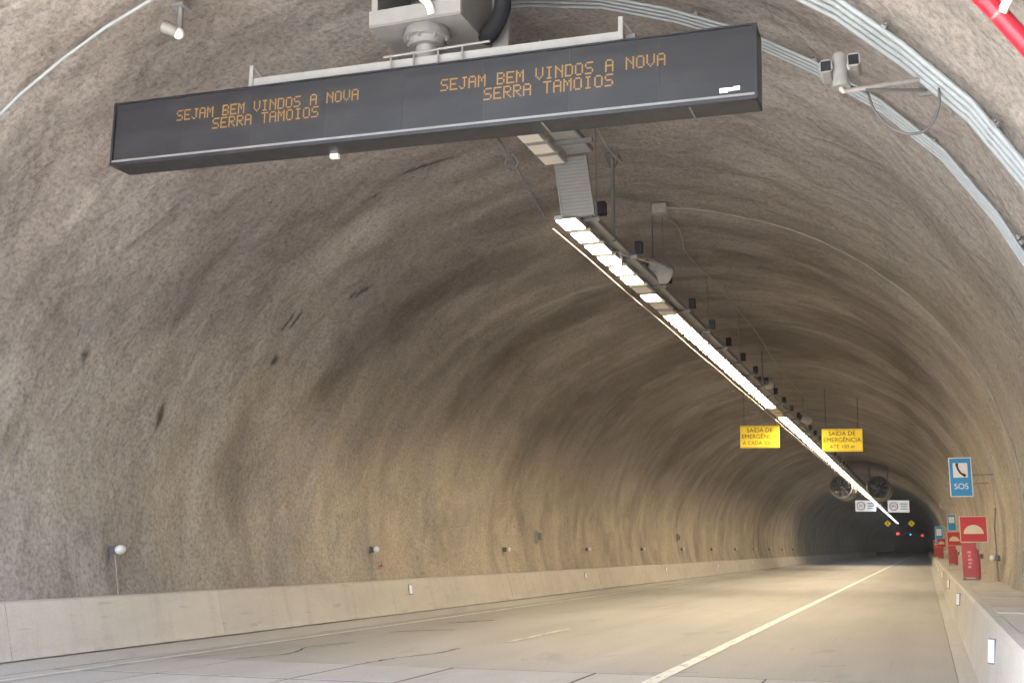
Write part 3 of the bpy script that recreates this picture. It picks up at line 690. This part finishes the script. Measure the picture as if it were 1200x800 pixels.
o = MB().tube([(-5.60, 17.9 + 2.0 * i, 7.0 + .012 * math.sin(i * 1.7)) for i in range(65)], .014, 8).build('lamp_conduit', 'cream', None, True)
tag(o, 'thin pale conduit running alongside the lit lamps down the tunnel', 'conduit')
o = MB().tube(spl([(-6.05, 15.2, 8.30), (-5.95, 16.2, 8.02), (-5.92, 16.5, 7.86), (-5.98, 16.62, 7.74), (-5.86, 16.66, 7.66), (-5.76, 16.60, 7.78), (-5.86, 16.58, 7.88), (-5.80, 16.9, 7.6), (-5.74, 17.3, 7.4), (-5.70, 17.7, 7.16)]), .018, 8).build('looped_cable', 'cable', None, True)
tag(o, 'dark cable with a coil hanging between unlit lamps and lit row', 'cable')
o = MB().tube(spl([(-4.62, 14.2, 8.62), (-4.60, 16.6, 8.45), (-4.66, 18.0, 8.36), (-4.80, 19.5, 8.60)]), .016, 8).build('looped_cable', 'cream', None, True)
tag(o, 'pale cable slanting from the hanger post to the high tray', 'cable')

mb_body = MB().box(-.19, .19, -.33, .33, .0, .075, .012).mesh('housing', 'lampbody')
mb_on = MB().add([(-.165, -.285, -.012), (.165, -.285, -.012), (.165, .285, -.012), (-.165, .285, -.012)], [(3, 2, 1, 0)]).mesh('lens', 'lamp_on')
mb_dim = MB().add([(-.165, -.285, -.012), (.165, -.285, -.012), (.165, .285, -.012), (-.165, .285, -.012)], [(3, 2, 1, 0)]).mesh('lens', 'lamp_dim')
mb_off = MB().add([(-.165, -.285, -.012), (.165, -.285, -.012), (.165, .285, -.012), (-.165, .285, -.012)], [(3, 2, 1, 0)]).mesh('lens', 'lamp_off')
mb_brk = MB().box(-.03, .03, -.26, -.20, .076, .15).box(-.03, .03, .20, .26, .076, .15).mesh('bracket', 'galv_matt')
def lamp(y, state, label, group, x=LX, z=LZ, detail=True):
    t = thing('ceiling_lamp', label, 'lamp', (x, y, z), (0, 0, 0), group)
    inst('housing', mb_body, t)
    inst('lens', {'on': mb_on, 'dim': mb_dim, 'off': mb_off}[state], t)
    if detail: inst('bracket', mb_brk, t)
    return t
# four unlit lamps under the high tray
for k, yy in enumerate((15.75, 16.45, 17.0, 17.55)):
    t = lamp(yy - 0.28, 'off', ORD[k] + ' unlit lamp under the high tray counted from the message sign', 'unlit lamps under the high tray', -5.42, 7.99)
    t.scale = (1, .72, 1)
seq = []
yy = 17.95; st = ['on'] * 6 + ['off', 'on', 'off', 'off']
for s in st: seq.append((yy, s)); yy += 0.87
n_lit = n_off = 0; tail = {}
for k, (y_, s) in enumerate(seq):
    if s == 'on': lab = ORD[n_lit] + ' lit lamp of the ceiling row counted from the ribbed drop panel'; n_lit += 1
    else: lab = ORD[n_off] + ' unlit lamp of the ceiling row counted from the drop panel'; n_off += 1
    lamp(y_, s, lab, 'lamps at the near end of the ceiling row')
yy = 26.35
for k in range(22):
    lamp(yy, 'on', 'lit lamp in the long unbroken glowing run above the yellow signs', 'lamps of the unbroken run'); yy += 0.87
for k in range(4):
    lamp(yy, 'off', 'unlit lamp in the gap after the long glowing run', 'unlit lamps in the gap'); yy += 0.87
for k in range(22):
    lamp(yy, 'on', 'lit lamp in the run passing between the two yellow signs', 'lamps between the yellow signs'); yy += 0.87
k = 0
while yy < 128:
    lamp(yy, 'off' if k % 9 in (7,) else 'on', 'lamp of the broken run approaching the two jet fans', 'lamps by the jet fans', detail=False); yy += 0.95; k += 1
k = 0
while yy < 175:
    lamp(yy, 'dim', 'faint lamp of the ceiling row beyond the two jet fans', 'faint lamps beyond the fans', detail=False); yy += 1.9; k += 1
while yy < 262:
    lamp(yy, 'dim', 'faint small lamp near the dark end of the ceiling row', 'faintest far lamps', detail=False); yy += 4.0

# drum loudspeakers beside the lamp row
def speaker(loc, label, sc=1.0):
    t = thing('drum_speaker', label, 'loudspeaker', loc, (0, 0, 0), 'drum loudspeakers beside the lamps'); t.scale = (sc,) * 3
    MB().lathe([(-.30, 0), (-.30, .17), (-.28, .20), (.16, .235), (.26, .20), (.30, .10), (.305, 0)], (0, 0, 0), (.75, .62, -.25), 26).build('drum', 'cast', t, True)
    MB().lathe([(-.325, 0), (-.325, .15), (-.301, .15)], (0, 0, 0), (.75, .62, -.25), 20).build('throat', 'fan_dark', t)
    MB().tube([(-.42, -.05, -.10), (-.20, -.02, -.02)], .03, 8).build('arm', 'cast', t)
    MB().box(-.30, .02, -.14, .14, .235, .26).build('yoke', 'cast', t)
    MB().tube([(-.1, 0, .26), (-.1, 0, 1.2)], .016, 6).build('hanger_rod', 'cable', t)
speaker((-4.98, 23.3, 7.46), 'white drum loudspeaker beside the first unlit lamp of the row')
speaker((-4.95, 40.6, 7.44), 'white drum loudspeaker near the end of the unbroken lamp run', 0.9)
speaker((-4.75, 53.0, 7.44), 'small pale drum loudspeaker just before the yellow signs', 0.9)
wb = thing('lamp_bracket_box', 'pale upright box standing on the row between third and fourth lamps', 'box', (-5.14, 20.6, 7.22))
MB().box(-.06, .06, -.05, .05, -.28, .12, .01).build('body', 'cast', wb)
MB().tube([(0.06, 0, -.05), (.55, 1.6, .05)], .02, 8).build('arm', 'cast', wb)

# ------------------------------------------------------------------ overhead signs
def hang(t, x, z0, z1, y=0.04): MB().tube([(x, y, z0), (x, y, z1)], .02, 6).build('hanger_rod', 'cable', t)
def yellow_sign(x0, x1, z0, z1, y, lines, label):
    cx, cz = (x0 + x1) / 2, (z0 + z1) / 2; w, hh = (x1 - x0) / 2, (z1 - z0) / 2
    t = thing('exit_sign', label, 'sign', (cx, y, cz), (0, R(1.2), 0), 'yellow emergency exit signs')
    MB().box(-w, w, 0, .04, -hh, hh, .012).build('plate', 'glow_yellow', t)
    b = MB(); e = .035
    b.box(-w + .03, w - .03, -.006, -.001, hh - .03 - e * .5, hh - .03); b.box(-w + .03, w - .03, -.006, -.001, -hh + .03, -hh + .03 + e * .5)
    b.build('border', 'amberprint', t)
    for k, s in enumerate(lines):
        text('lettering', s, 0.27 if k < 2 else 0.235, 'amberprint', t, (0, -.004, hh * .58 - k * hh * .58), stretch=0.98)
    vx, vz = vault(math.acos((cx - XC) / VA), 0)
    for s in (-.8, .8): hang(t, s * w, hh, vz - cz + .25)
yellow_sign(-7.54, -5.82, 6.13, 7.11, 52, ['SAÍDA DE', 'EMERGÊNCIA', 'A CADA 200 m'], 'yellow emergency exit sign over the lane, on the long wall side of the lamps')
yellow_sign(-4.03, -2.32, 5.89, 6.88, 52.3, ['SAÍDA DE', 'EMERGÊNCIA', 'ATÉ 100 m'], 'yellow emergency exit sign over the lane, on the hydrant side of the lamps')
def jet_fan(x, y, z, label):
    t = thing('jet_fan', label, 'fan', (x, y, z), (0, 0, 0), 'jet fans under the crown'); r = 0.94
    MB().lathe([(0.02, r * .90), (-.03, r * .93), (0.0, r), (.08, r * .98), (2.0, r * .97), (2.01, r * 1.02), (4.4, r * 1.02), (4.41, r * .97), (6.4, r * .97), (6.5, r), (6.5, r * .8)], (0, 0, 0), (0, 1, 0), 32).build('casing', 'fan_steel', t, True)
    MB().lathe([(.02, r * .90), (1.2, r * .76), (5.0, r * .76), (6.5, r * .8)], (0, 0, 0), (0, 1, 0), 32).build('duct', 'fan_dark', t, True)
    hub = MB().lathe([(.7, 0), (.72, .15), (.9, .25), (2.2, .25), (2.2, 0)], (0, 0, 0), (0, 1, 0), 18).build('hub', 'fan_dark', t, True)
    bl_ = MB().add([(.2, .95, -.07), (.2, 1.12, .09), (r * .73, 1.02, .12), (r * .73, .98, -.12)], [(0, 1, 2, 3)]).mesh('blade', 'fan_dark')
    for k in range(9): inst('blade', bl_, hub, (0, 0, 0), (0, k * 2 * math.pi / 9, 0))
    vx, vz = vault(math.acos((x - XC) / VA), 0)
    for yy in (1.0, 3.0):
        for s in (-1, 1): MB().tube([(s * .7, yy, r * .68), (s * .75, yy, vz - z + .3)], .035, 6).build('hanger', 'galv_matt', t)
jet_fan(-6.30, 99, 6.74, 'round jet fan under the crown, nearer the long wall')
jet_fan(-3.35, 99, 6.63, 'round jet fan under the crown, nearer the hydrant side')
def speed_sign(x0, x1, z0, z1, y, label):
    cx, cz = (x0 + x1) / 2, (z0 + z1) / 2; w, hh = (x1 - x0) / 2, (z1 - z0) / 2
    t = thing('speed_sign', label, 'sign', (cx, y, cz), (0, R(1.0), 0), 'white speed signs')
    MB().box(-w, w, 0, .06, -hh, hh, .02).build('plate', 'backlit_white', t)
    MB().lathe([(0, .40), (-.01, .40), (-.01, .52), (0, .52)], (-w * .45, -.001, 0), (0, 1, 0), 28).build('ring', 'pinkprint', t)
    text('number', '80', 0.52, 'signblack', t, (-w * .45, -.004, 0))
    for k, ww in enumerate((.42, .36, .40)):
        MB().box(w * .5 - ww, w * .5 + ww, -.008, -.001, .30 - k * .30 - .05, .30 - k * .30 + .05).build('print_line', 'blue', t)
    vx, vz = vault(math.acos((cx - XC) / VA), 0)
    for s in (-.7, .7): hang(t, s * w, hh, vz - cz + .3)
speed_sign(-7.92, -5.47, 6.27, 7.62, 150, 'white speed sign below the fans, on the long wall side')
speed_sign(-4.10, -1.60, 6.12, 7.57, 150, 'white speed sign below the fans, on the hydrant side')
def diamond(x, y, z, label):
    t = thing('warning_sign', label, 'sign', (x, y, z), (0, 0, 0), 'far yellow diamonds'); s = .68
    MB().prism([(0, -s), (s, 0), (0, s), (-s, 0)], 0, .05).build('plate', 'glow_yellow', t)  # retroreflection of the sheet put in as a faint glow
    MB().prism([(-.06, -.25), (.06, -.25), (.06, .1), (.2, .05), (0, .33), (-.2, .05), (-.06, .1)], -.01, -.001).build('symbol', 'signblack', t)
    vx, vz = vault(math.acos((x - XC) / VA), 0); hang(t, 0, s * .9, vz - z + .3)
diamond(-6.9, 245, 6.74, 'small yellow diamond sign far off, beside the last lamps')
diamond(-2.4, 245, 6.71, 'small yellow diamond sign far off, nearer the hydrant side')
def signal(x, y, z, mat, label, r=.36):
    t = thing('lane_signal', label, 'signal', (x, y, z), (0, 0, 0), 'far lane signals')
    MB().box(-.5, .5, .02, .2, -.5, .5, .05).build('box', 'black', t)
    MB().lathe([(0, 0), (0, r), (.018, r)], (0, -.001, 0), (0, 1, 0), 16).build('lens', mat, t)
    vx, vz = vault(math.acos((x - XC) / VA), 0); hang(t, 0, .5, vz - z + .3, .1)
signal(-8.34, 400, 6.62, 'sig_red', 'far red lane signal in the dark, nearer the long wall', .5)
signal(-0.78, 400, 6.04, 'sig_red', 'far red lane signal in the dark, nearer the hydrant side')
signal(-4.42, 400, 6.33, 'sig_blue', 'far blue signal in the dark between the red ones', .3)

# ------------------------------------------------------------------ hydrant side: SOS signs, hydrant boxes and signs
def sos_sign(x0, x1, z0, z1, y, label, fine=True, turn=0.0):
    cx, cz = (x0 + x1) / 2, (z0 + z1) / 2; w, hh = (x1 - x0) / 2, (z1 - z0) / 2
    t = thing('phone_sign', label, 'sign', (cx, y, cz), (0, 0, turn), 'blue telephone signs')
    MB().box(-w, w, 0, .03, -hh, hh, .008).build('backing', 'signwhite', t)
    MB().box(-w + .022, w - .022, -.006, -.001, -hh + .022, hh - .022).build('blue_field', 'blue', t)
    MB().box(-w * .64, w * .64, -.012, -.007, hh * .0 - .01, hh * .72).build('white_field', 'signwhite', t)
    if fine:
        b = MB(); q = hh * .36
        P = [(-.085, q + .14), (-.055, q + .02), (.0, q - .075), (.085, q - .135)]
        b.tube([(x, -.014, z) for x, z in P], [.028, .024, .024, .028], 8)
        b.tube([(-.105, -.014, q + .15), (-.045, -.014, q + .135)], .034, 8); b.tube([(.06, -.014, q - .15), (.115, -.014, q - .115)], .034, 8)
        b.build('handset', 'signblack', t)
        text('lettering', 'SOS', .20, 'signwhite', t, (0, -.008, -hh * .48))
    MB().tube([(-w * 1.5, .07, -hh * .42), (w * 2.4, .07, -hh * .30)], .012, 6).build('support_bar', 'galv_matt', t)
    MB().tube([(w * 1.0, .07, hh * .1), (1.45 - cx + .4, .07, hh * .12)], .014, 6).build('wall_arm', 'galv_matt', t)
def hydrant(x, y, label_b, label_s, sc=1.0, fine=True):
    t = thing('hydrant_box', label_b, 'hydrant box', (x, y, .935), (0, 0, 0), 'red hydrant boxes on the barrier')
    MB().box(-.17, .17, 0, .26, .07, .92, .012).build('cabinet', 'redbox', t)
    dr = MB().box(-.135, .11, -.014, -.001, .12, .86, .006).build('door', 'redbox', t)
    MB().box(.07, .09, -.03, -.0145, .42, .52).build('handle', 'galv_matt', dr)
    MB().box(-.19, .21, -.02, .30, .0, .035).build('base_plate', 'galv_matt', t)
    for s in (-.14, .14): MB().box(s - .02, s + .02, .02, .24, .036, .069).build('foot', 'galv_matt', t)
    MB().tube([(.20, .06, .03), (.20, .06, .62)], .045, 12).build('hose_pipe', 'redbox', t, True)
    MB().tube([(.20, .06, .62), (.20, .02, .72), (.12, .02, .78)], .03, 10).build('valve', 'redbox', t, True)
    if fine:
        for q in range(5): MB().box(-.045 + .012 * (q % 2), .03 + .012 * (q % 3), -.018, -.0145, .30 + q * .09, .355 + q * .09).build('worn_print', 'pinkprint', dr)
    s_ = thing('hydrant_sign', label_s, 'sign', (x + .135, y - .03, 2.19), (0, 0, 0), 'red hydrant signs'); w = .325
    MB().box(-w, w, 0, .025, -w, w, .008).build('backing', 'signcream', s_)
    MB().box(-w + .018, w - .018, -.005, -.001, -w + .018, w - .018).build('red_field', 'redsign', s_)
    pr = [(.235 * math.cos(math.pi * k / 16), -.115 + .225 * math.sin(math.pi * k / 16)) for k in range(17)]
    MB().prism(pr, -.011, -.006).build('half_disc', 'signcream', s_)
    MB().tube([(.02, .05, -1.255), (.02, .05, w * .9)], .02, 8).build('post', 'galv_matt', s_)
sos_sign(0.67, 1.215, 3.00, 3.99, 31.5, 'large blue telephone sign on the wall above the nearest red hydrant sign')
hydrant(1.02, 31.5, 'nearest red hydrant box standing on the wide barrier top', 'nearest red square sign with a cream half disc, above its hydrant box')
sos_sign(1.10, 1.52, 2.60, 3.42, 63, 'second blue telephone sign, smaller, just behind the nearest red sign', False)
hydrant(1.18, 60, 'second red hydrant box along the barrier', 'second red sign with half disc, much smaller than the nearest', 1, False)
sos_sign(0.75, 1.40, 2.05, 3.50, 100, 'third blue telephone sign, small, against the dark tunnel', False, R(-25))
hydrant(1.05, 98, 'farthest red hydrant box along the barrier', 'farthest red sign with half disc along the barrier', 1, False)
hydrant(0.90, 118, 'tiny red hydrant box at the far end of the barrier', 'tiny red sign at the far end of the barrier', 1, False)
o = thing('wall_ring', 'small pale ring fixture on the wall below the large telephone sign', 'fixture', (1.02, 66, 4.0))
MB().lathe([(0, .10), (-.03, .12), (-.03, .19), (0, .21), (.05, .21), (.05, .10)], (0, 0, 0), (0, 1, 0), 20).build('ring', 'cast', o, True)
MB().tube([(.18, .02, 0), (.75, .02, 0)], .02, 6).build('arm', 'cast', o)
o = thing('wall_pole', 'thin dark upright conduit on the wall right behind nearest hydrant sign', 'conduit', (1.60, 30.5, .93))
MB().tube([(0, 0, 0), (0, 0, 1.3), (.05, 0, 1.75)], .018, 8).build('pipe', 'galv_matt', o, True)
MB().box(-.03, .03, -.03, .0, .6, .66).build('clip', 'galv_matt', o)

# ------------------------------------------------------------------ marker lights on both walls
me_ball = MB().ball((0, 0, 0), .095, 14, 9, (.75, 1.3, .85)).mesh('cover', 'white', True)
me_base = MB().box(-.10, -.0, -.075, .075, -.07, .07, .012).mesh('base', 'cable')
me_cond = MB().tube([(.10, -.02, -.77), (-.02, -.02, -.08)], .009, 6).mesh('conduit', 'cream')
def marker(x, y, z, side, label, group, near):
    t = thing('marker_light', label, 'marker light', (x, y, z), (0, 0, 0 if side < 0 else math.pi), group)
    inst('cover', me_ball, t, (.07, 0, 0))
    if near: inst('base', me_base, t); inst('conduit', me_cond, t)
for k in range(24):
    yy = 16.85 + 10.0 * k
    marker(-13.22, yy, 1.69, -1, ORD[k] + ' white marker light along the long wall, counted from the camera', 'marker lights on the long wall', k < 12)
for k in range(14):
    yy = 31.0 + 9.0 * k
    marker(1.60, yy, 1.48, 1, ORD[k] + ' white marker light along the hydrant side wall, counted from the camera', 'marker lights on the hydrant side', k < 6)
def wall_box(y, z, label):
    x = XC - VA * math.sqrt(1 - ((z - ZC) / VB) ** 2)
    t = thing('wall_box', label, 'junction box', (x + .02, y, z), (0, 0, 0), 'junction boxes on the long wall')
    cs = MB().box(-.12, .14, -.22, .22, -.20, .20, .015).build('case', 'cream', t)
    for k in range(4): MB().box(.141, .15, -.18 + k * .1, -.12 + k * .1, -.14, .12).build('louvre', 'cable', cs)
    MB().tube([(.02, 0, -.2), (.0, 0, -1.2)], .015, 6).build('conduit', 'cream', t)
wall_box(40.4, 2.16, 'beige louvred junction box on the wall between third and fourth marker lights')
wall_box(66.0, 2.35, 'small far junction box on the wall above a distant marker light')
o = thing('wall_tag', 'small red tag on the wall beside the second marker light', 'tag', (-13.20, 27.25, 1.28))
MB().box(0, .03, -.045, .045, -.035, .035, .006).build('plate', 'redbox', o)
MB().tube([(.01, 0, .05), (.01, 0, .12)], .01, 6).build('pin', 'galv_matt', o)

# ------------------------------------------------------------------ reflectors on the barriers
me_h = MB().box(-.02, .0, -.055, .055, -.13, .13, .006).mesh('holder', 'galv_matt')
me_l = MB().box(.001, .008, -.045, .045, -.115, .115, .004).mesh('lens', 'signwhite')
def reflector(x, y, z, rot, label, group):
    t = thing('barrier_reflector', label, 'reflector', (x, y, z), rot, group)
    inst('holder', me_h, t, (.012, 0, 0)); inst('lens', me_l, t, (.012, 0, 0))
for k, (yy) in enumerate((28.1, 44.8, 60.0, 76.0, 92.0, 108.0)):
    reflector(-12.745, yy, .66, (0, R(-12), -0.6), ORD[k] + ' white reflector on the beige barrier of the long wall', 'reflectors on the long barrier')
for k, (yy) in enumerate((13.25, 26.6, 38.1, 52.0, 66.0, 80.0)):
    reflector(.588, yy, .66, (0, R(-6), math.pi + 0.6), ORD[k] + ' white reflector on the wide-topped barrier, counted from the camera', 'reflectors on the duct barrier')

# ------------------------------------------------------------------ tunnel air
hz = MB().box(-720, 720, -720, 720, -1.2, 75).build('haze', None)
hm = bpy.data.materials.new('haze_air'); hm.use_nodes = True
hn = hm.node_tree.nodes; hn.remove(hn['Principled BSDF'])
hv = hn.new('ShaderNodeVolumePrincipled'); hv.inputs['Color'].default_value = (0.82, 0.86, 0.95, 1); hv.inputs['Density'].default_value = HAZE
hm.node_tree.links.new(hv.outputs[0], hn['Material Output'].inputs['Volume'])
hz.data.materials.append(hm)
tag(hz, kind='stuff')
